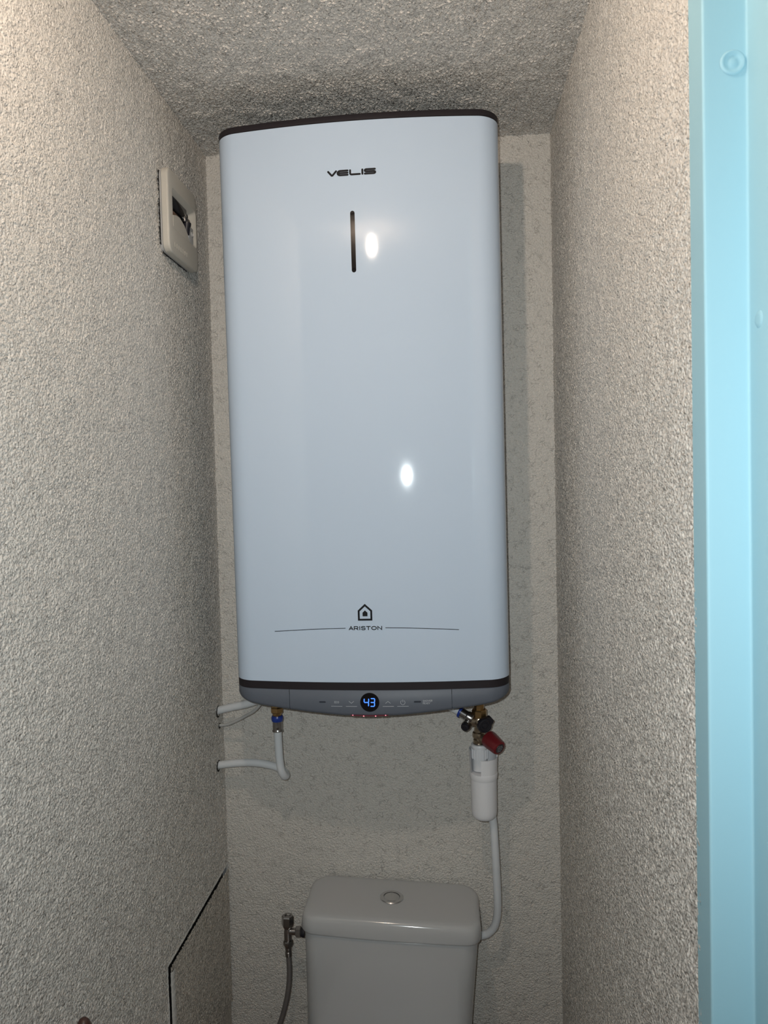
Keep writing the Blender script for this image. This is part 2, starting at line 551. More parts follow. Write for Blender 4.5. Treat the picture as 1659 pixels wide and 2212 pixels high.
loft('body_shell', [(-HB + 0.0003, 0.0012), (-HB + 0.0012, 0.0), (-HB * 0.66, 0), (-HB * 0.33, 0), (-0.0012, 0.0), (-0.0003, 0.0012)], M_ENAMEL, heater, True, True)
loft('top_cap', [(-0.0004, 0.0015), (0.0004, 0.0), (0.0092, 0.0), (0.0108, 0.0010), (0.0118, 0.0030)], M_CAP, heater, True, True)
loft('bottom_trim', [(-HB - 0.0130, 0.0004), (-HB + 0.0004, 0.0004)], M_CAP, heater, True, True)
loft('underside_shell', [(-HB - 0.026, 0.012), (-HB - 0.0128, 0.0035)], M_GREYD, heater, True, True)

ZBX = [0, 0.05, 0.10, 0.1667, 0.20, 0.228, 0.2445, 0.253]
ZBZ = [-1.0448, -1.0436, -1.0395, -1.0325, -1.0285, -1.0235, -1.0185, -1.0145]
def zlow(x, y):
    z = float(np.interp(abs(x), ZBX, ZBZ))
    if y > -0.17:
        z = -1.0145 + 0.006 * (y + 0.17) / 0.16
    return z
def skirt(name, pts, parent):
    """strip of the grey lower housing along the given part of the outline"""
    top = -HB - 0.0133
    n = len(pts)
    rows = []
    for d, kind in ((0.0016, 't0'), (0.0004, 't1'), (0.0002, 'b1'), (0.0016, 'b2'), (0.0050, 'b3'), (0.014, 'b4'), (0.015, 'u')):
        o = offset(pts, d, False)
        row = []
        for (x, y), (px, py) in zip(o, pts):
            zb = zlow(px, py)
            z = {'t0': top, 't1': top - 0.0012, 'b1': zb + 0.0058, 'b2': zb + 0.0022, 'b3': zb, 'b4': zb + 0.0012, 'u': -HB - 0.024}[kind]
            row.append((x, y, z))
        rows.append(row)
    vs = [p for r in rows for p in r]
    fs = []
    for i in range(len(rows) - 1):
        for k in range(n - 1):
            fs.append((i * n + k, (i + 1) * n + k, (i + 1) * n + k + 1, i * n + k + 1))
    return mesh(name, vs, fs, M_GREY, parent, True, 0.9)
XS0, XS1 = -0.1459, 0.1476
body = [(-0.253, YBACK - 0.012), (-0.253, -0.06), (-0.253, -0.12)] + FRONT + [(0.253, -0.12), (0.253, -0.06), (0.253, YBACK - 0.012)]
nfr = len(FRONT)
def cut(x):
    return (x, surf(x))
left = body[:3] + [p for p in FRONT if p[0] < XS0 - 0.002] + [cut(XS0 - 0.0005)]
mid = [cut(XS0 + 0.0005)] + [p for p in FRONT if XS0 + 0.002 < p[0] < XS1 - 0.002] + [cut(XS1 - 0.0005)]
right = [cut(XS1 + 0.0005)] + [p for p in FRONT if p[0] > XS1 + 0.002] + body[-3:]
skirt('end_cover', left, heater)
panel = skirt('control_panel', mid, heater)
skirt('end_cover', right, heater)

# prints on the curved front: strokes in (x, z) laid 0.3 mm proud of the surface
def front(x, z, off=0.0003):
    return (x, surf(x) - off, z)
def stroke_geo(pts, w, off=0.0003, closed=False, cap=True):
    P = [Vector((p[0], p[1])) for p in pts]
    if closed:
        P = P + [P[0], P[1]]
    vs, fs = [], []
    dense = [P[0]]
    for a, b in zip(P[:-1], P[1:]):
        n = max(1, int((b - a).length / 0.012))
        for i in range(1, n + 1):
            dense.append(a.lerp(b, i / n))
    P = dense
    def disc(c):
        n0 = len(vs)
        vs.append(front(c.x, c.y, off))
        for i in range(14):
            t = 2 * PI * i / 14
            vs.append(front(c.x + w / 2 * math.cos(t), c.y + w / 2 * math.sin(t), off))
        for i in range(14):
            fs.append((n0, n0 + 1 + i, n0 + 1 + (i + 1) % 14))
    L, R = [], []
    for i, p in enumerate(P):
        d1 = (P[i] - P[i - 1]).normalized() if i else (P[1] - P[0]).normalized()
        d2 = (P[i + 1] - P[i]).normalized() if i < len(P) - 1 else d1
        n1 = Vector((-d1.y, d1.x)); n2 = Vector((-d2.y, d2.x))
        nn = (n1 + n2)
        nn = nn.normalized() if nn.length > 1e-6 else n1
        s = w / 2 / max(0.5, nn.dot(n1))
        L.append(p + nn * s); R.append(p - nn * s)
    n0 = len(vs)
    for l, r in zip(L, R):
        vs.append(front(l.x, l.y, off)); vs.append(front(r.x, r.y, off))
    for i in range(len(P) - 1):
        fs.append((n0 + 2 * i, n0 + 2 * i + 1, n0 + 2 * i + 3, n0 + 2 * i + 2))
    if cap:
        disc(P[0]); disc(P[-1])
    return vs, fs
def strokes(name, lines, w, m, parent, off=0.0003, cap=True):
    v, f = join(*[stroke_geo(l, w, off, False, cap) for l in lines])
    return mesh(name, v, f, m, parent, False)
def arc2(cx, cz, rx, rz, a0, a1, n=8):
    return [(cx + rx * math.cos(math.radians(a0 + (a1 - a0) * i / n)), cz + rz * math.sin(math.radians(a0 + (a1 - a0) * i / n))) for i in range(n + 1)]

# wordmark near the top
w_ = 0.0034
zt, zm, zb_ = -0.0848, -0.0884, -0.0920
g = []
g.append(stroke_geo([(-0.0446, zt), (-0.0386, zb_ + 0.0003), (-0.0372, zb_ + 0.0003), (-0.0306, zt)], w_))
g.append(stroke_geo([(-0.0105, zt), (-0.0235, zt)] + arc2(-0.0235, zm, 0.0045, 0.0036, 100, 260, 8) + [(-0.0235, zb_), (-0.0105, zb_)], w_))
g.append(stroke_geo([(-0.0268, zm), (-0.0105, zm)], w_ * 0.95))
g.append(stroke_geo([(-0.0060, zt), (-0.0060, zb_ + 0.002)] + arc2(-0.0035, zb_ + 0.0022, 0.0025, 0.0022, 190, 260, 4) + [(-0.0030, zb_), (0.0108, zb_)], w_))
g.append(stroke_geo([(0.0154, zt), (0.0154, zb_)], w_))
g.append(stroke_geo([(0.0372, zt), (0.0225, zt)] + arc2(0.0222, (zt + zm) / 2, 0.0026, 0.0018, 95, 265, 6) + [(0.0225, zm), (0.0345, zm)] + arc2(0.0350, (zb_ + zm) / 2, 0.0026, 0.0018, 85, -85, 6) + [(0.0345, zb_), (0.0196, zb_)], w_))
v, f = join(*g)
mesh('top_lettering', v, f, M_PRINT, heater, False)

# black slot below it: a shallow glossy inlay
v, f = stroke_geo([(-0.0042, -0.1578), (-0.0042, -0.2558)], 0.0078, 0.0004)
mesh('black_inlay', v, f, M_GLOSSBLK, heater, False)

# house emblem and wordmark low on the body
hx = -0.0026
pts = [(hx, -0.8435), (hx + 0.0112, -0.8538), (hx + 0.0112, -0.8695), (hx - 0.0112, -0.8695), (hx - 0.0112, -0.8538)]
v, f = stroke_geo(pts, 0.0034, 0.0003, True)
v2, f2 = [], []
hp = [(hx, -0.8535), (hx + 0.0040, -0.8572), (hx + 0.0040, -0.8630), (hx - 0.0040, -0.8630), (hx - 0.0040, -0.8572)]
hp = [(x, z) for x, z in hp]
v2 = [front(x, z) for x, z in hp]
f2 = [tuple(range(5))]
v3, f3 = stroke_geo(hp, 0.0008, 0.0003, True)
v, f = join((v, f), (v2, f2), (v3, f3))
mesh('house_emblem', v, f, M_PRINT, heater, False)

GL = {  # single-stroke capitals in a unit box
    'A': [[(0, 0), (.5, 1), (1, 0)], [(.17, .30), (.83, .30)]],
    'R': [[(0, 0), (0, 1), (.68, 1)] + [(.68 + .27 * math.sin(t), .70 + .30 * math.cos(t)) for t in (.5, 1.0, 1.57, 2.1, 2.6)] + [(.68, .40), (0, .40)], [(.55, .40), (.95, 0)]],
    'I': [[(.5, 0), (.5, 1)]],
    'S': [[(.92, .86), (.78, 1), (.25, 1), (.06, .88), (.06, .64), (.25, .53), (.75, .49), (.95, .37), (.95, .13), (.76, 0), (.22, 0), (.04, .14)]],
    'T': [[(0, 1), (1, 1)], [(.5, 1), (.5, 0)]],
    'O': [[(.5 + .5 * math.cos(t), .5 + .5 * math.sin(t)) for t in [2 * PI * i / 18 for i in range(19)]]],
    'N': [[(.04, 0), (.04, 1), (.96, 0), (.96, 1)]],
    'E': [[(1, 1), (.04, 1), (.04, 0), (1, 0)], [(.04, .52), (.85, .52)]],
    'C': [[(.5 + .5 * math.cos(t), .5 + .5 * math.sin(t)) for t in [.75 + (2 * PI - 1.5) * i / 14 for i in range(15)]]],
    'H': [[(.04, 0), (.04, 1)], [(.96, 0), (.96, 1)], [(.04, .5), (.96, .5)]],
    'W': [[(0, 1), (.25, 0), (.5, 1), (.75, 0), (1, 1)]],
    'D': [[(.04, 0), (.04, 1), (.5, 1)] + [(.5 + .48 * math.sin(t), .5 + .5 * math.cos(t)) for t in (.5, 1.0, 1.57, 2.1, 2.6)] + [(.5, 0), (.04, 0)]],
    'Y': [[(0, 1), (.5, .48), (1, 1)], [(.5, .48), (.5, 0)]],
}
WD = {'I': 0.18, 'O': 1.12, 'N': 1.0, 'W': 1.3}
def lettering(name, text, x0, x1, z0, z1, w, m, parent, gap=0.26, off=0.0003):
    units = [WD.get(c, 0.92) for c in text]
    tot = sum(units) + gap * (len(text) - 1)
    k = (x1 - x0) / tot
    x = x0
    gs = []
    for c, u in zip(text, units):
        for ln in GL[c]:
            gs.append(stroke_geo([(x + px * u * k, z0 + pz * (z1 - z0)) for px, pz in ln], w, off))
        x += (u + gap) * k
    v, f = join(*gs)
    return mesh(name, v, f, m, parent, False)
lettering('brand_lettering', 'ARISTON', -0.0318, 0.0268, -0.8875, -0.8818, 0.0015, M_PRINT, heater, 0.30)
strokes('printed_line', [[(-0.169, -0.8909), (-0.135, -0.8887), (-0.103, -0.8868), (-0.070, -0.8854), (-0.0387, -0.8846)]], 0.0011, M_PRINT, heater)
strokes('printed_line', [[(0.0335, -0.8844), (0.068, -0.8853), (0.101, -0.8867), (0.133, -0.8886), (0.1626, -0.8906)]], 0.0011, M_PRINT, heater)

# control panel: round display, icons, lamps (sub-parts of the panel)
ZD = -1.0183
v, f = [], []
cx_ = 0.0013
v.append(front(cx_, ZD, 0.0008))
NR = 40
for r_, o_ in ((0.0166, 0.0008), (0.0172, 0.0002)):
    for i in range(NR):
        t = 2 * PI * i / NR
        v.append(front(cx_ + r_ * math.cos(t), ZD + r_ * math.sin(t), o_))
for i in range(NR):
    j = (i + 1) % NR
    f.append((0, 1 + i, 1 + j))
    f.append((1 + i, 1 + NR + i, 1 + NR + j, 1 + j))
mesh('display', v, f, M_GLOSSBLK, panel, False)
def seg7(name, segs, x0, z0, w, h):
    sl = 0.08 * 0
    A = {'a': [(0.12, 1), (0.88, 1)], 'g': [(0.12, .5), (0.88, .5)], 'd': [(0.12, 0), (0.88, 0)], 'f': [(0, .92), (0, .58)], 'b': [(1, .92), (1, .58)], 'e': [(0, .42), (0, .08)], 'c': [(1, .42), (1, .08)]}
    gs = [stroke_geo([(x0 + px * w + 0.0007 * (pz - .5), z0 + pz * h) for px, pz in A[s]], 0.0017, 0.0011) for s in segs]
    v, f = join(*gs)
    return mesh(name, v, f, M_BLUE, panel, False)
seg7('digit', 'fgbc', -0.0087, ZD - 0.0070, 0.0080, 0.0140)
seg7('digit', 'abgcd', 0.0030, ZD - 0.0070, 0.0070, 0.0140)
strokes('indicator', [[(-0.0893, ZD - 0.0001), (-0.0800, ZD - 0.0001)]], 0.0028, M_SLOTIND, panel)
strokes('indicator', [[(0.0815, ZD + 0.0003), (0.0915, ZD + 0.0003)]], 0.0028, M_SLOTIND, panel)
iw = 0.00065
lettering('eco_lettering', 'ECO', -0.0626, -0.0546, -1.0200, -1.0168, 0.0005, M_ICON, panel)
for a, b in ((-0.0684, -0.0488), (-0.0416, -0.0221), (0.0246, 0.0440), (0.0506, 0.0704)):
    strokes('key_underline', [[(a, -1.0257), (b, -1.0257)]], 0.0007, M_ICON, panel)
strokes('arrow_icon', [[(-0.0362, -1.0166), (-0.0319, -1.0202), (-0.0276, -1.0166)]], iw, M_ICON, panel)
strokes('arrow_icon', [[(0.0296, -1.0202), (0.0339, -1.0166), (0.0382, -1.0202)]], iw, M_ICON, panel)
strokes('power_icon', [arc2(0.0604, -1.0189, 0.0040, 0.0040, 125, 415, 18), [(0.0604, -1.0142), (0.0604, -1.0180)]], iw, M_ICON, panel)
lettering('shower_lettering', 'SHOWER', 0.0962, 0.1128, -1.0181, -1.0152, 0.00042, M_ICON, panel)
lettering('ready_lettering', 'READY', 0.0962, 0.1086, -1.0224, -1.0195, 0.00042, M_ICON, panel)
# light bar under the lip
def lip_pt(x, d, dz):
    i = 1e-3
    return (x, surf(x) + d, zlow(x, -0.2) + dz)
vs, fs = [], []
NB = 24
for i in range(NB + 1):
    x = -0.034 + 0.068 * i / NB
    for d, dz in ((0.0008, 0.0036), (0.0014, 0.0022), (0.0030, 0.0008), (0.0046, -0.0002)):
        vs.append((x, surf(x) + d - 0.0008, zlow(x, -0.2) + dz - 0.0004))
    if i:
        for j in range(3):
            a = (i - 1) * 4 + j
            fs.append((a, a + 1, a + 5, a + 4))
mesh('light_bar', vs, fs, M_LED, panel, True)
for x, dz in ((-0.0300, 0.0022), (-0.0105, 0.0010), (0.0110, 0.0010), (0.0290, 0.0020)):
    vv, ff = lathe_geo([(0.0012, 0), (0.0009, 0.0006), (0, 0.0009)], (x, surf(x) + 0.0008, zlow(x, -0.2) + dz), (0, -0.8, -0.5), 10)
    mesh('led_dot', vv, ff, M_LEDP, panel, True)
# wall bracket behind, so that the tank hangs on the wall
box('wall_bracket', (-0.16, -0.030, -0.24), (0.16, -0.001, -0.20), M_GREYD, heater)
box('wall_bracket', (-0.16, -0.030, -0.80), (0.16, -0.001, -0.76), M_GREYD, heater)

# ------------------------------------------------------------------ hot water outlet on the left
hp_ = thing('outlet_pipe', 'white bent pipe with brass union and blue ring under the heater left corner', 'pipe', (0.1428, -0.10, 0.96))
O = Vector((0.1428, -0.10, 0.96))
def L_(p):
    return Vector(p) - O
lathe('union_nut', [(0, 0), (0.0105, 0), (0.0132, 0.002), (0.0132, 0.010), (0.0110, 0.0125), (0.0110, 0.05), (0, 0.05)], L_((0.1422, -0.10, 1.1015)), (0, 0, 1), M_BRASS, hp_, 6, 0.3, 0.4)
lathe('fitting_neck', [(0, 0), (0.0082, 0), (0.0082, 0.003), (0.0092, 0.005), (0.0088, 0.011), (0, 0.011)], L_((0.1424, -0.10, 1.0925)), (0, 0, 1), M_BRASS, hp_, 20)
lathe('blue_ring', [(0.008, 0), (0.0108, 0.0008), (0.0118, 0.004), (0.0118, 0.0085), (0.0106, 0.0115), (0.008, 0.012)], L_((0.1426, -0.10, 1.0838)), (0, 0, 1), M_BLUER, hp_, 24)
lathe('press_sleeve', [(0.0085, 0), (0.0108, 0.0005), (0.0108, 0.0022), (0.0097, 0.0040), (0.0097, 0.0075), (0.0101, 0.0095), (0.0097, 0.0115), (0.0097, 0.0205), (0.0085, 0.021)], L_((0.1428, -0.10, 1.0638)), (0, 0, 1), M_CHROMED, hp_, 24)
tube('pipe', [L_(p) for p in ((0.1428, -0.10, 1.072), (0.1434, -0.10, 1.040), (0.1446, -0.10, 1.010), (0.1468, -0.098, 0.986), (0.1500, -0.091, 0.971), (0.1515, -0.077, 0.9645), (0.1450, -0.062, 0.9655), (0.1250, -0.053, 0.973), (0.085, -0.048, 0.9785), (0.045, -0.046, 0.9775), (-0.004, -0.045, 0.9715))], 0.0079, M_PEX, hp_, 18)
# cold feed from the wall, going behind the heater's lower edge to the valve
cp = thing('feed_pipe', 'white pipe rising from the left wall hole to under the heater', 'pipe', (0.0, -0.037, 1.08))
O = Vector((0.0, -0.037, 1.08))
tube('pipe', [L_(p) for p in ((-0.004, -0.036, 1.0835), (0.030, -0.041, 1.093), (0.065, -0.047, 1.102), (0.10, -0.052, 1.114), (0.16, -0.056, 1.132), (0.26, -0.072, 1.148), (0.36, -0.10, 1.150), (0.430, -0.094, 1.145), (0.462, -0.090, 1.130), (0.486, -0.0915, 1.1135), (0.505, -0.0978, 1.1042))], 0.0082, M_PEX, cp, 18)
lathe('wall_hole', [(0.0122, 0), (0.0122, 0.0008), (0.0088, 0.0012)], L_((0.0012, -0.0375, 1.0825)), (1, 0, 0), M_DARK, cp, 20)
lathe('wall_hole', [(0.0118, 0), (0.0118, 0.0008), (0.0085, 0.0012)], Vector((0.0012, -0.0455, 0.9705)) - Vector((0.1428, -0.10, 0.96)), (1, 0, 0), M_DARK, hp_, 20)
O = Vector((0.0, -0.030, 1.05))
ec = thing('power_cable', 'thin grey power cable from the left wall up into the heater', 'cable', O)
tube('sheath', [L_(p) for p in ((-0.004, -0.031, 1.0515), (0.018, -0.037, 1.055), (0.040, -0.046, 1.065), (0.068, -0.060, 1.082), (0.092, -0.075, 1.099), (0.110, -0.088, 1.125), (0.113, -0.092, 1.165))], 0.0031, M_CABLE, ec, 12)
lathe('wall_hole', [(0.0060, 0), (0.0058, 0.0008), (0.003, 0.0010)], L_((0.0014, -0.0312, 1.0508)), (1, 0, 0), M_DARK, ec, 14)

# ------------------------------------------------------------------ safety valve on the right
O = Vector((0.5425, -0.10, 1.04))
sv = thing('safety_valve', 'brass safety valve with red knob and black cap under the heater right corner', 'valve', O)
XV = 0.5425
lathe('union_nut', [(0, 0), (0.0130, 0), (0.0150, 0.002), (0.0150, 0.0135), (0.0128, 0.0160), (0.0100, 0.0165), (0.0100, 0.06), (0, 0.06)], L_((XV + 0.0004, -0.10, 1.0945)), (0, 0, 1), M_BRASS, sv, 8, 0.2, 0.4)
vb = join(lathe_geo([(0, 0), (0.0098, 0), (0.0104, 0.001), (0.0104, 0.010), (0.0090, 0.0120), (0.0118, 0.0145), (0.0124, 0.0185), (0.0118, 0.0235), (0.0092, 0.0260), (0.0088, 0.034), (0.0098, 0.037), (0.0122, 0.0400), (0.0130, 0.0460), (0.0118, 0.0520), (0.0100, 0.0560), (0, 0.056)], L_((XV - 0.0022, -0.10, 1.0405)), (0.03, 0, 1), 24),
          lathe_geo([(0, 0), (0.0100, 0), (0.0100, 0.024), (0, 0.024)], L_((XV, -0.10, 1.0840)), (-1, -0.25, 0.25), 20),
          lathe_geo([(0, 0), (0.0105, 0), (0.0105, 0.014), (0, 0.014)], L_((XV, -0.10, 1.0860)), (0.6, -0.8, -0.1), 20),
          lathe_geo([(0, 0), (0.0095, 0), (0.0095, 0.018), (0, 0.018)], L_((XV, -0.10, 1.0560)), (0.70, -0.62, -0.28), 20))
mesh('valve_body', vb[0], vb[1], M_NICKEL, sv, True, 0.6)
# inlet branch with bright sleeve, blue ring and black plug
lathe('inlet_sleeve', [(0, -0.002), (0.0098, -0.002), (0.0108, 0.0), (0.0108, 0.010), (0.0094, 0.012), (0.0094, 0.024), (0, 0.024)], L_((0.5285, -0.106, 1.0925)), (-0.85, 0.30, 0.42), M_CHROMED, sv, 22)
lathe('blue_ring', [(0.008, 0), (0.0112, 0.0006), (0.0118, 0.003), (0.0112, 0.0052), (0.008, 0.0058)], L_((0.5085, -0.099, 1.1024)), (-0.85, 0.30, 0.42), M_BLUER, sv, 22)
lathe('plug_neck', [(0, 0), (0.0090, 0), (0.0090, 0.004), (0.0080, 0.005), (0.0080, 0.012), (0.0090, 0.014), (0.0090, 0.020), (0, 0.020)], L_((0.5265, -0.100, 1.0860)), (-0.55, -0.80, -0.22), M_CHROMED, sv, 22)
lathe('black_plug', [(0, 0), (0.0075, 0), (0.0080, 0.0010), (0.0080, 0.005), (0.0068, 0.0068), (0.0045, 0.0070), (0.0040, 0.0060), (0, 0.0060)], L_((0.5160, -0.1165, 1.0815)), (-0.55, -0.80, -0.22), M_BLACKP, sv, 22)
# black shut-off knob with its pointer
kp = L_((0.5500, -0.112, 1.0845)); ka = Vector((0.33, -0.93, -0.10)).normalized()
kg = [lathe_geo([(0, 0), (0.0140, 0), (0.0148, 0.0015), (0.0148, 0.0075), (0.0135, 0.0095), (0.0110, 0.0100), (0.0100, 0.0088), (0.0060, 0.0086), (0.0050, 0.0100), (0, 0.0104)], kp, ka, 26)]
bx, by, bz = frame_of(ka)
up = (Vector((0.78, 0, 0.62)) - ka * Vector((0.78, 0, 0.62)).dot(ka)).normalized()
sd = ka.cross(up)
pv = []
for s0, s1 in ((0.004, 0.012), (0.0195, 0.0055)):
    for h_ in (0.0, 0.0085):
        for sg in (-1, 1):
            pv.append(kp + up * s0 + sd * (sg * s1) + ka * h_)
kg.append((pv, [(0, 1, 5, 4), (2, 6, 7, 3), (0, 4, 6, 2), (1, 3, 7, 5), (4, 5, 7, 6), (0, 2, 3, 1)]))
v, f = join(*kg)
mesh('black_knob', v, f, M_BLACKP, sv, True, 0.6)
# red relief knob: fluted cone with a printed disc on its end
ra = Vector((0.600, -0.720, -0.330)).normalized()
rp = L_((0.5580, -0.108, 1.0560))
rx, ry, _ = frame_of(ra)
vs, fs = [], []
NS = 48
for r_, z_ in ((0.0135, 0), (0.0160, 0.0008), (0.0164, 0.004), (0.0155, 0.016), (0.0142, 0.030), (0.0134, 0.0335), (0.0112, 0.0350), (0.0102, 0.0346)):
    for i in range(NS):
        t = 2 * PI * i / NS
        rr = r_ * (1 + (0.035 * max(0, math.cos(8 * t)) ** 0.5 if 0.003 < z_ < 0.0345 else 0))
        vs.append(rp + rx * (rr * math.cos(t)) + ry * (rr * math.sin(t)) + ra * z_)
for i in range(7):
    for k in range(NS):
        j = (k + 1) % NS
        fs.append((i * NS + k, i * NS + j, (i + 1) * NS + j, (i + 1) * NS + k))
fs.append(tuple(range(NS))[::-1])
fs.append(tuple(range(7 * NS, 8 * NS)))
rk = mesh('red_knob', vs, fs, M_RED, sv, True, 0.5)
lathe('label_disc', [(0, 0.0006), (0.0092, 0.0006), (0.0096, 0)], rp + ra * 0.0348, ra, M_LABEL, rk, 24)
# worn, unreadable print on the disc: short grey dashes in rows
gs = []
rnd = random.Random(8)
pu = (Vector((0, 0, 1)) - ra * ra.z).normalized(); ps = ra.cross(pu)
for row in (-0.0055, -0.0020, 0.0018, 0.0052):
    x = -0.0058 if abs(row) < 0.004 else -0.0040
    while x < (0.0055 if abs(row) < 0.004 else 0.0038):
        wd_ = rnd.uniform(0.0008, 0.0020)
        c = rp + ra * 0.0356
        gs.append(([c + ps * x + pu * (row - 0.0008), c + ps * (x + wd_) + pu * (row - 0.0008 + rnd.uniform(-.0004, .0004)), c + ps * (x + wd_) + pu * (row + 0.0008), c + ps * x + pu * (row + 0.0008 + rnd.uniform(-.0004, .0004))], [(0, 1, 2, 3)]))
        x += wd_ + 0.0009
v, f = join(*gs)
mesh('disc_print', v, f, M_LABELT, rk, False)

# ------------------------------------------------------------------ siphon (tundish) and drain pipe
SX, SY = 0.5490, -0.10
O = Vector((SX, SY, 0.895))
sp_ = thing('siphon', 'white plastic siphon cup hanging under the brass safety valve', 'siphon', O)
lathe('siphon_body', [(0, 0), (0.0150, 0.0003), (0.0200, 0.0020), (0.0230, 0.0055), (0.0246, 0.0110), (0.0250, 0.018), (0.0256, 0.0845), (0, 0.0845)], (0, 0, 0), (0, 0, 1), M_SIPHON, sp_, 40, sharp=1.0)
lathe('siphon_collar', [(0.0250, 0.0795), (0.0262, 0.0800), (0.0268, 0.0815), (0.0272, 0.0905), (0.0268, 0.0922), (0.0255, 0.0926)], (0, 0, 0), (0, 0, 1), M_SIPHON, sp_, 40)
# open cup: a wall with a window cut in its left front
def cup():
    vs, fs = [], []
    n = 56
    ro_, ri = 0.0264, 0.0246
    def top(t):          # rim height: full round the back and left, lower round the front
        d = math.degrees(t) % 360
        return 0.1225 if 250 < d < 358 else 0.1375
    for i in range(n):
        t = 2 * PI * i / n
        zt_ = top(t)
        rr = ro_ + 0.0012
        for r_, z in ((ro_, 0.0915), (rr, zt_), (rr - 0.0018, zt_), (ri, 0.0925)):
            vs.append((r_ * math.cos(t), r_ * math.sin(t), z))
    for i in range(n):
        j = (i + 1) % n
        d = (360.0 * (i + 0.5) / n) % 360
        if 203 < d < 255:            # the window
            continue
        for k in range(3):
            fs.append((i * 4 + k, j * 4 + k, j * 4 + k + 1, i * 4 + k + 1))
    n0 = len(vs)
    # floor of the cup
    vs.append((0, 0, 0.0935))
    for i in range(n):
        t = 2 * PI * i / n
        vs.append((0.0262 * math.cos(t), 0.0262 * math.sin(t), 0.0930))
    for i in range(n):
        fs.append((n0, n0 + 1 + i, n0 + 1 + (i + 1) % n))
    return vs, fs
v, f = cup()
mesh('siphon_cup', v, f, M_SIPHON, sp_, True, 0.6)
lathe('inner_tube', [(0.0100, 0.0955), (0.0145, 0.0957), (0.0145, 0.1400), (0.0168, 0.1410), (0.0172, 0.1440), (0.0160, 0.1465), (0.0118, 0.1470), (0.0112, 0.1440)], (-0.0065, 0.001, 0), (0, 0, 1), M_SIPHON, sp_, 32)
gs = []
for i in range(16):
    t = 2 * PI * i / 16
    c = Vector((-0.0065 + 0.0150 * math.cos(t), 0.001 + 0.0142 * math.sin(t), 0))
    gs.append(box_geo(c + Vector((-0.0011, -0.0011, 0.1190)), c + Vector((0.0011, 0.0011, 0.1375))))
v, f = join(*gs)
mesh('tube_ribs', v, f, M_SIPHON, sp_, False)
lathe('metal_seat', [(0.006, 0), (0.0120, 0.0004), (0.0124, 0.0022), (0.0100, 0.0030), (0.006, 0.003)], (-0.0070, 0.0, 0.1462), (0, 0, 1), M_CHROMED, sp_, 24)
O = Vector((0.5700, -0.095, 0.66))
dp = thing('drain_pipe', 'white drain pipe curving from the siphon down behind the cistern', 'pipe', O)
tube('pipe', [L_(p) for p in ((0.5640, -0.098, 0.905), (0.5668, -0.096, 0.878), (0.5685, -0.094, 0.845), (0.5705, -0.090, 0.800), (0.5722, -0.083, 0.755), (0.5735, -0.076, 0.715), (0.5725, -0.068, 0.680), (0.5670, -0.062, 0.655), (0.5560, -0.057, 0.638), (0.5460, -0.054, 0.631), (0.5375, -0.052, 0.628))], 0.0079, M_PEX, dp, 18)

# ------------------------------------------------------------------ toilet
TX, TZ = 0.3644, 0.7178
tr = 0.0438
ct, st = math.cos(tr), math.sin(tr)
toilet = thing('toilet', 'white ceramic toilet cistern with rounded lid below the water heater', 'toilet', (TX, 0, 0))
def rrect(hx_, y0, y1, rb, rf, nf=10, bulge=0.0, n=9):
    """outline of a plan shape: back edge at y0 (towards the wall), front at y1 (more negative), corner radii rb and rf"""
    pts = []
    def arc(cx, cy, r, a0, a1):
        for k in range(n):
            t = math.radians(a0 + (a1 - a0) * k / (n - 1))
            pts.append((cx + r * math.cos(t), cy + r * math.sin(t)))
    arc(-hx_ + rb, y0 - rb, rb, 90, 180)
    arc(-hx_ + rf, y1 + rf, rf, 180, 270)
    for k in range(1, nf):
        x = -hx_ + rf + 2 * (hx_ - rf) * k / nf
        pts.append((x, y1 - bulge * (1 - (x / (hx_ - rf)) ** 2)))
    arc(hx_ - rf, y1 + rf, rf, 270, 360)
    arc(hx_ - rb, y0 - rb, rb, 0, 90)
    return pts
def solid(name, rows, m, parent, cap0=True, cap1=True, tilt=True, dome=0.0, sharp=0.9):
    """rows: (outline, z, dome) from the bottom up; z relative to the lid top; the cistern hangs a little out of level"""
    vs, fs = [], []
    n = len(rows[0][0])
    def place(x, y, z):
        if tilt:
            return (x * ct + z * st, y, TZ - x * st + z * ct)
        return (x, y, TZ + z)
    for o, z, dm in rows:
        for x, y in o:
            vs.append(place(x, y, z + dm * (1 - (x / 0.175) ** 2)))
    for i in range(len(rows) - 1):
        for k in range(n):
            j = (k + 1) % n
            fs.append((i * n + k, i * n + j, (i + 1) * n + j, (i + 1) * n + k))
    if cap0:
        fs.append(tuple(range(n))[::-1])
    if cap1:
        o, z, dm = rows[-1]
        i0 = len(vs) - n
        # cap in strips so that the dome stays smooth
        c = len(vs)
        vs.append(place(0, sum(p[1] for p in o) / n, z + dm))
        for k in range(n):
            fs.append((i0 + k, i0 + (k + 1) % n, c))
    return mesh(name, vs, fs, m, parent, True, sharp)
LY = -0.010
def lid_o(d, f):
    return rrect(0.1745 - d, LY - d * 0.4, -0.1660 + f, 0.034, 0.030, bulge=0.004)
DM = 0.0035
solid('lid', [(lid_o(0.012, 0.012), -0.0335, 0), (lid_o(0.0035, 0.0035), -0.0345, 0), (lid_o(0.0010, 0.0010), -0.0328, 0), (lid_o(0.0, 0.0), -0.0300, 0.0005), (lid_o(0.0005, 0.0008), -0.018, 0.001), (lid_o(0.0014, 0.0022), -0.0095, 0.0015),
              (lid_o(0.0028, 0.0040), -0.0055, 0.002), (lid_o(0.0052, 0.0068), -0.0026, 0.003), (lid_o(0.0090, 0.0110), -0.0008, DM), (lid_o(0.015, 0.0180), 0.0, DM), (lid_o(0.04, 0.034), 0.0004, DM), (lid_o(0.075, 0.048), 0.0006, DM)], M_CERAMIC, toilet, sharp=2.5)
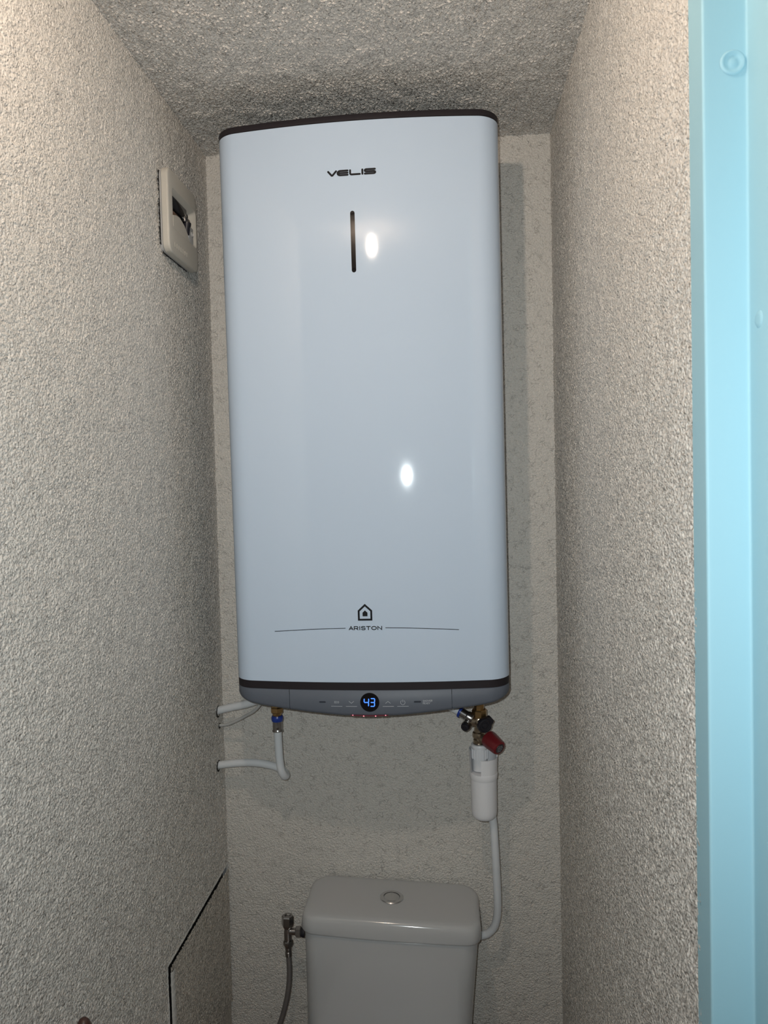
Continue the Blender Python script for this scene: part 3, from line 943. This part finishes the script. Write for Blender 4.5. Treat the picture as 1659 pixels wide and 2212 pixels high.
def tank_o(k, d=0):
    hx_ = 0.1690 + (0.1625 - 0.1690) * k
    return rrect(hx_ - d, LY - 0.003, -0.1610 + 0.004 * k + d, 0.02, 0.034, bulge=0.004)
solid('tank', [(tank_o(1.6, 0.02), -0.345, 0), (tank_o(1.5, 0.006), -0.342, 0), (tank_o(1.4), -0.32, 0), (tank_o(1.0), -0.20, 0), (tank_o(0.5), -0.12, 0), (tank_o(0.0), -0.041, 0), (tank_o(0.0, 0.001), -0.0370, 0), (tank_o(0, 0.004), -0.0335, 0)], M_CERAMIC, toilet, sharp=2.5)
# push button: chrome ring with two recessed half buttons
bc = Vector((-0.0020, -0.0860, TZ + 0.0020 * st + DM + 0.0006))
bax = Vector((st, 0, ct))
lathe('button_ring', [(0.0234, 0), (0.0237, 0.0014), (0.0224, 0.0026), (0.0190, 0.0030), (0.0166, 0.0026), (0.0163, 0.0008)], bc, bax, M_CHROME, toilet, 40)
for s0, s1 in ((100, 400), (50, 90)):
    pass
def half(a0, a1, h_):
    vs = [bc + bax * (h_)]
    fx, fy, _ = frame_of(bax)
    fx, fy = Vector((ct, 0, -st)), Vector((0, 1, 0))
    n = 22
    for z_, r_ in ((h_, 0.0150), (h_ - 0.0004, 0.0157), (0.0, 0.0157)):
        for i in range(n + 1):
            t = math.radians(a0 + (a1 - a0) * i / n)
            vs.append(bc + fx * (r_ * math.cos(t)) + fy * (r_ * math.sin(t)) + bax * z_)
    fs = []
    for i in range(n):
        fs.append((0, 1 + i, 2 + i))
        for q in (0, 1):
            a = 1 + q * (n + 1) + i
            b = a + n + 1
            fs.append((a, b, b + 1, a + 1))
    return vs, fs
v, f = half(95, 345, 0.0022)
mesh('large_button', v, f, M_CHROME, toilet, True, 0.5)
v, f = half(-13, 93, 0.0017)
mesh('small_button', v, f, M_CHROME, toilet, True, 0.5)
# pan and seat below the picture
solid('pan', [(rrect(0.11, -0.08, -0.52, 0.05, 0.10), -TZ, 0), (rrect(0.10, -0.08, -0.50, 0.05, 0.09), -TZ + 0.06, 0), (rrect(0.12, -0.05, -0.56, 0.05, 0.115), -TZ + 0.25, 0), (rrect(0.175, -0.02, -0.64, 0.05, 0.165), -TZ + 0.37, 0), (rrect(0.180, -0.02, -0.645, 0.05, 0.172), -TZ + 0.393, 0)], M_CERAMIC, toilet, tilt=False)
solid('seat', [(rrect(0.180, -0.19, -0.65, 0.05, 0.17), -TZ + 0.395, 0), (rrect(0.184, -0.19, -0.655, 0.05, 0.175), -TZ + 0.405, 0), (rrect(0.178, -0.195, -0.648, 0.05, 0.168), -TZ + 0.425, 0)], M_SIPHON, toilet, tilt=False)

# ------------------------------------------------------------------ stop valve and braided hose left of the cistern
VX, VY = 0.1455, -0.075
O = Vector((VX, VY, 0.59))
tv = thing('stop_valve', 'small chrome angle valve with hexagonal handle at the left of the cistern', 'valve', O)
lathe('valve_handle', [(0, 0), (0.0075, 0), (0.0118, 0.0060), (0.0126, 0.0085), (0.0126, 0.0240), (0.0112, 0.0262), (0.0070, 0.0262), (0.0052, 0.0240), (0, 0.0240)], L_((VX - 0.0002, VY, 0.6455)), (0.02, 0.06, 1), M_CHROMED, tv, 6, 0.50, 0.3)
v, f = join(lathe_geo([(0, 0), (0.0074, 0), (0.0078, 0.002), (0.0078, 0.020), (0.0070, 0.023), (0.0070, 0.030), (0, 0.030)], L_((VX, VY, 0.6200)), (0, 0, 1), 20),
            lathe_geo([(0, 0), (0.0066, 0), (0.0066, 0.018), (0, 0.018)], L_((VX, VY, 0.6395)), (1, 0, 0), 18))
mesh('valve_body', v, f, M_CHROMED, tv, True, 0.6)
lathe('side_nut', [(0, 0), (0.0092, 0), (0.0105, 0.0015), (0.0105, 0.0100), (0.0092, 0.0118), (0, 0.0118)], L_((VX + 0.0165, VY, 0.6395)), (1, 0, 0), M_CHROMED, tv, 6, 0.2, 0.3)
lathe('side_gasket', [(0, 0), (0.0086, 0), (0.0100, 0.004), (0.0100, 0.0075), (0, 0.0075)], L_((VX + 0.0282, VY, 0.6385)), (1, 0, -0.05), M_BLACKP, tv, 18)
lathe('compression_nut', [(0, 0), (0.0070, 0), (0.0094, 0.0035), (0.0101, 0.0060), (0.0101, 0.0125), (0.0090, 0.0145), (0, 0.0145)], L_((VX + 0.0004, VY, 0.6065)), (0, 0, 1), M_CHROMED, tv, 8, 0.3, 0.4)
O = Vector((0.146, -0.075, 0.40))
bh = thing('braided_hose', 'thin braided steel hose hanging from the chrome valve beside the cistern', 'hose', O)
lathe('hose_ferrule', [(0.0052, -0.0005), (0.0066, 0), (0.0066, 0.0085), (0.0058, 0.0095), (0.0058, 0.0115), (0.0063, 0.0125), (0.0063, 0.0185), (0.0052, 0.0190)], L_((0.1455, -0.075, 0.5880)), (0, 0, 1), M_CHROMED, bh, 20)
tube('hose', [L_(p) for p in ((0.1455, -0.075, 0.592), (0.1470, -0.076, 0.560), (0.1455, -0.078, 0.530), (0.1405, -0.080, 0.500), (0.1325, -0.082, 0.470), (0.1220, -0.084, 0.440), (0.1090, -0.086, 0.408), (0.0950, -0.088, 0.370), (0.0800, -0.085, 0.320), (0.0700, -0.070, 0.27), (0.0700, -0.040, 0.23), (0.0720, -0.002, 0.22))], 0.0054, M_HOSE, bh, 14)

# ------------------------------------------------------------------ outlet plate on the left wall
O = Vector((0.0, -0.195, 2.03))
pl = thing('outlet_plate', 'beige plastic wall plate with an open recess high on the left wall', 'outlet plate', O)
Y0, Y1, Z0, Z1 = -0.2670, -0.1205, 1.9655, 2.1125
def rr2(y0, y1, z0, z1, r, n=7):
    pts = []
    for cy, cz, a0 in ((y0 + r, z0 + r, 180), (y1 - r, z0 + r, 270), (y1 - r, z1 - r, 0), (y0 + r, z1 - r, 90)):
        for k in range(n):
            t = math.radians(a0 + 90 * k / (n - 1))
            pts.append((cy + r * math.cos(t), cz + r * math.sin(t)))
    return pts
def plate(name, rings, m, parent, close=True):
    vs, fs = [], []
    n = len(rings[0][1])
    for x, o in rings:
        vs += [L_((x, y, z)) for y, z in o]
    for i in range(len(rings) - 1):
        for k in range(n):
            j = (k + 1) % n
            fs.append((i * n + k, i * n + j, (i + 1) * n + j, (i + 1) * n + k))
    if close:
        fs.append(tuple(range((len(rings) - 1) * n, len(rings) * n)))
    return mesh(name, vs, fs, m, parent, True, 0.6)
R0 = 0.016
def ring(d, x, r=None):
    return (x, rr2(Y0 + d, Y1 - d, Z0 + d, Z1 - d, max(R0 - d, 0.004)))
plate('back_frame', [ring(0.001, -0.002), ring(0.001, 0.0052), ring(0.003, 0.0056), ring(0.02, 0.0056)], M_BEIGEG, pl)
# recess outline in the cover (shallow dish) and the opening inside it
OY0, OY1, OZ0, OZ1 = -0.2465, -0.1290, 2.0120, 2.0810
dish = rr2(OY0, OY1, OZ0, OZ1, 0.007)
dish2 = rr2(OY0 + 0.0035, OY1 - 0.0035, OZ0 + 0.0035, OZ1 - 0.0035, 0.005)
plate('cover', [ring(0.002, 0.0056), ring(0.0, 0.0064), ring(0.0002, 0.0150), ring(0.0003, 0.0158), ring(0.0010, 0.0170), ring(0.0024, 0.0178), ring(0.0032, 0.0180), (0.0180, rr2(OY0 - 0.001, OY1 + 0.001, OZ0 - 0.001, OZ1 + 0.001, 0.008)), (0.0172, dish), (0.0150, dish2), (0.0068, rr2(OY0 + 0.006, OY1 - 0.010, OZ0 + 0.006, OZ1 - 0.009, 0.004))], M_BEIGE, pl, False)
box('recess_floor', L_((0.0050, OY0 + 0.002, OZ0 + 0.002)), L_((0.0070, OY1 - 0.002, OZ1 - 0.002)), M_DARK, pl)
box('brown_contact', L_((0.0072, -0.2400, 2.0300)), L_((0.0120, -0.1960, 2.0480)), M_COPPER, pl, 0.002)
box('black_bar', L_((0.0070, -0.2385, 2.0520)), L_((0.0125, -0.1600, 2.0740)), M_GLOSSBLK, pl, 0.002)
box('steel_tab', L_((0.0075, -0.1760, 2.0470)), L_((0.0150, -0.1500, 2.0580)), M_CHROMED, pl, 0.0015)
lathe('black_lever', [(0, 0), (0.0056, 0), (0.0066, 0.002), (0.0062, 0.016), (0.0078, 0.019), (0.0078, 0.024), (0, 0.025)], L_((0.0110, -0.1660, 2.0250)), (0.1, 0.1, 1), M_BLACKP, pl, 14)
lathe('white_wire', [(0, 0), (0.0026, 0.001), (0.0036, 0.008), (0.0040, 0.014), (0, 0.014)], L_((0.0130, -0.1640, 2.0135)), (0.0, -0.08, 1), M_SIPHON, pl, 12)
# lower half of the opening is covered by a sloping tongue of the cover
vs = [(0.0176, -0.2440, 2.0120), (0.0176, -0.1640, 2.0120), (0.0176, -0.1730, 2.0240), (0.0176, -0.1900, 2.0345), (0.0176, -0.2120, 2.0405), (0.0176, -0.2300, 2.0385), (0.0176, -0.2440, 2.0340)]
n7 = len(vs)
vs = [L_(p) for p in vs] + [L_((0.0140, p[1], p[2])) for p in vs]
fs = [tuple(range(n7)), tuple(range(n7, 2 * n7))[::-1]] + [(i, (i + 1) % n7, n7 + (i + 1) % n7, n7 + i) for i in range(n7)]
mesh('cover_tongue', vs, [tuple(reversed(q)) for q in fs], M_BEIGE, pl, False)
box('recess_shelf', L_((0.0072, -0.1560, 2.0160)), L_((0.0140, -0.1300, 2.0480)), M_BEIGEG, pl, 0.0015)
lathe('cover_screw', [(0.0048, 0), (0.0046, 0.0014), (0.0036, 0.0018), (0.0030, 0.0004), (0, 0.0004)], L_((0.0140, -0.1400, 2.0350)), (1, 0, 0), M_BEIGEG, pl, 16)
# worn embossed strokes low on the cover
gs = []
for i in range(7):
    y = -0.2425 + 0.0098 * i
    gs.append(box_geo(L_((0.0174, y, 1.9795)), L_((0.0184, y + 0.0016, 1.9875)), 0.0003, 1))
    if i in (0, 2, 3, 6):
        gs.append(box_geo(L_((0.0174, y, 1.9795)), L_((0.0183, y + 0.0052, 1.9808)), 0.0003, 1))
v, f = join(*gs)
mesh('embossed_strokes', v, f, M_BEIGE, pl, True, 0.6)
# ragged dark hole edge showing beside the frame
rnd = random.Random(12)
vs, fs = [], []
N_ = 60
for i in range(N_ + 1):
    z = 1.976 + (2.104 - 1.976) * i / N_
    vs += [L_((0.0030, Y0 + 0.003, z)), L_((0.0022, Y0 - 0.0035 + rnd.choice((-1, 1)) * rnd.uniform(0.0005, 0.0028), z + rnd.uniform(-0.0006, 0.0006)))]
    if i:
        a = 2 * (i - 1)
        fs.append((a, a + 1, a + 3, a + 2))
for i in range(N_ + 1):
    y = Y0 + 0.008 + (Y1 - 0.03 - Y0) * i / N_
    vs += [L_((0.0030, y, Z0 + 0.004)), L_((0.0022, y, Z0 - 0.0012 + rnd.uniform(-0.0014, 0.0014)))]
    if i:
        a = 2 * (N_ + 1) + 2 * (i - 1)
        fs.append((a, a + 1, a + 3, a + 2))
mesh('hole_edge', vs, fs, M_DARK, pl, False)

# ------------------------------------------------------------------ broom leaning at the left wall: its handle tip shows at the lower edge
O = Vector((0.075, -0.660, 0.0))
br = thing('broom', 'dark brown rounded handle tip standing against the left wall', 'broom', O)
tipp = Vector((0.0300, -0.6728, 0.9040)); foot = Vector((0.085, -0.66, 0.055))
ax = (tipp - foot).normalized()
ln = (tipp - foot).length
lathe('handle', [(0, 0), (0.0085, 0), (0.0092, 0.02), (0.0092, ln - 0.022), (0.0088, ln - 0.012), (0.0072, ln - 0.005), (0.0042, ln - 0.001), (0, ln)], foot - O, ax, M_WOOD, br, 20, sharp=1.5)
box('head', Vector((0.062, -0.75, 0.045)) - O, Vector((0.108, -0.57, 0.075)) - O, M_WOOD, br, 0.006)
o = box('bristle_block', Vector((0.066, -0.745, 0.0)) - O, Vector((0.104, -0.575, 0.047)) - O, M_BRISTLE, br, 0.004)

# ------------------------------------------------------------------ ceiling lamp in the hall, just outside the closet mouth (above and before the frame)
def ceiling_lamp():
    p = Vector((0.313, -0.99, 2.205))
    o = thing('ceiling_light', 'bare warm bulb in a white ceiling holder above the closet mouth', 'lamp', (p.x, p.y, H))
    lathe('lamp_holder', [(0.030, 0.0), (0.030, -0.004), (0.016, -0.008), (0.014, -0.022), (0, -0.022)], (0, 0, 0), (0, 0, 1), M_SIPHON, o, 24)
    m = mat('bulb_glow', (1, 1, 1), 0.4, emit=(1.0, 0.83, 0.68), estr=680.0)
    lathe('bulb', [(0, -0.062), (0.008, -0.0605), (0.0135, -0.0555), (0.0160, -0.046), (0.0150, -0.038), (0.0115, -0.030), (0.010, -0.022)], (0, 0, 0), (0, 0, 1), m, o, 20, sharp=2.5)
ceiling_lamp()
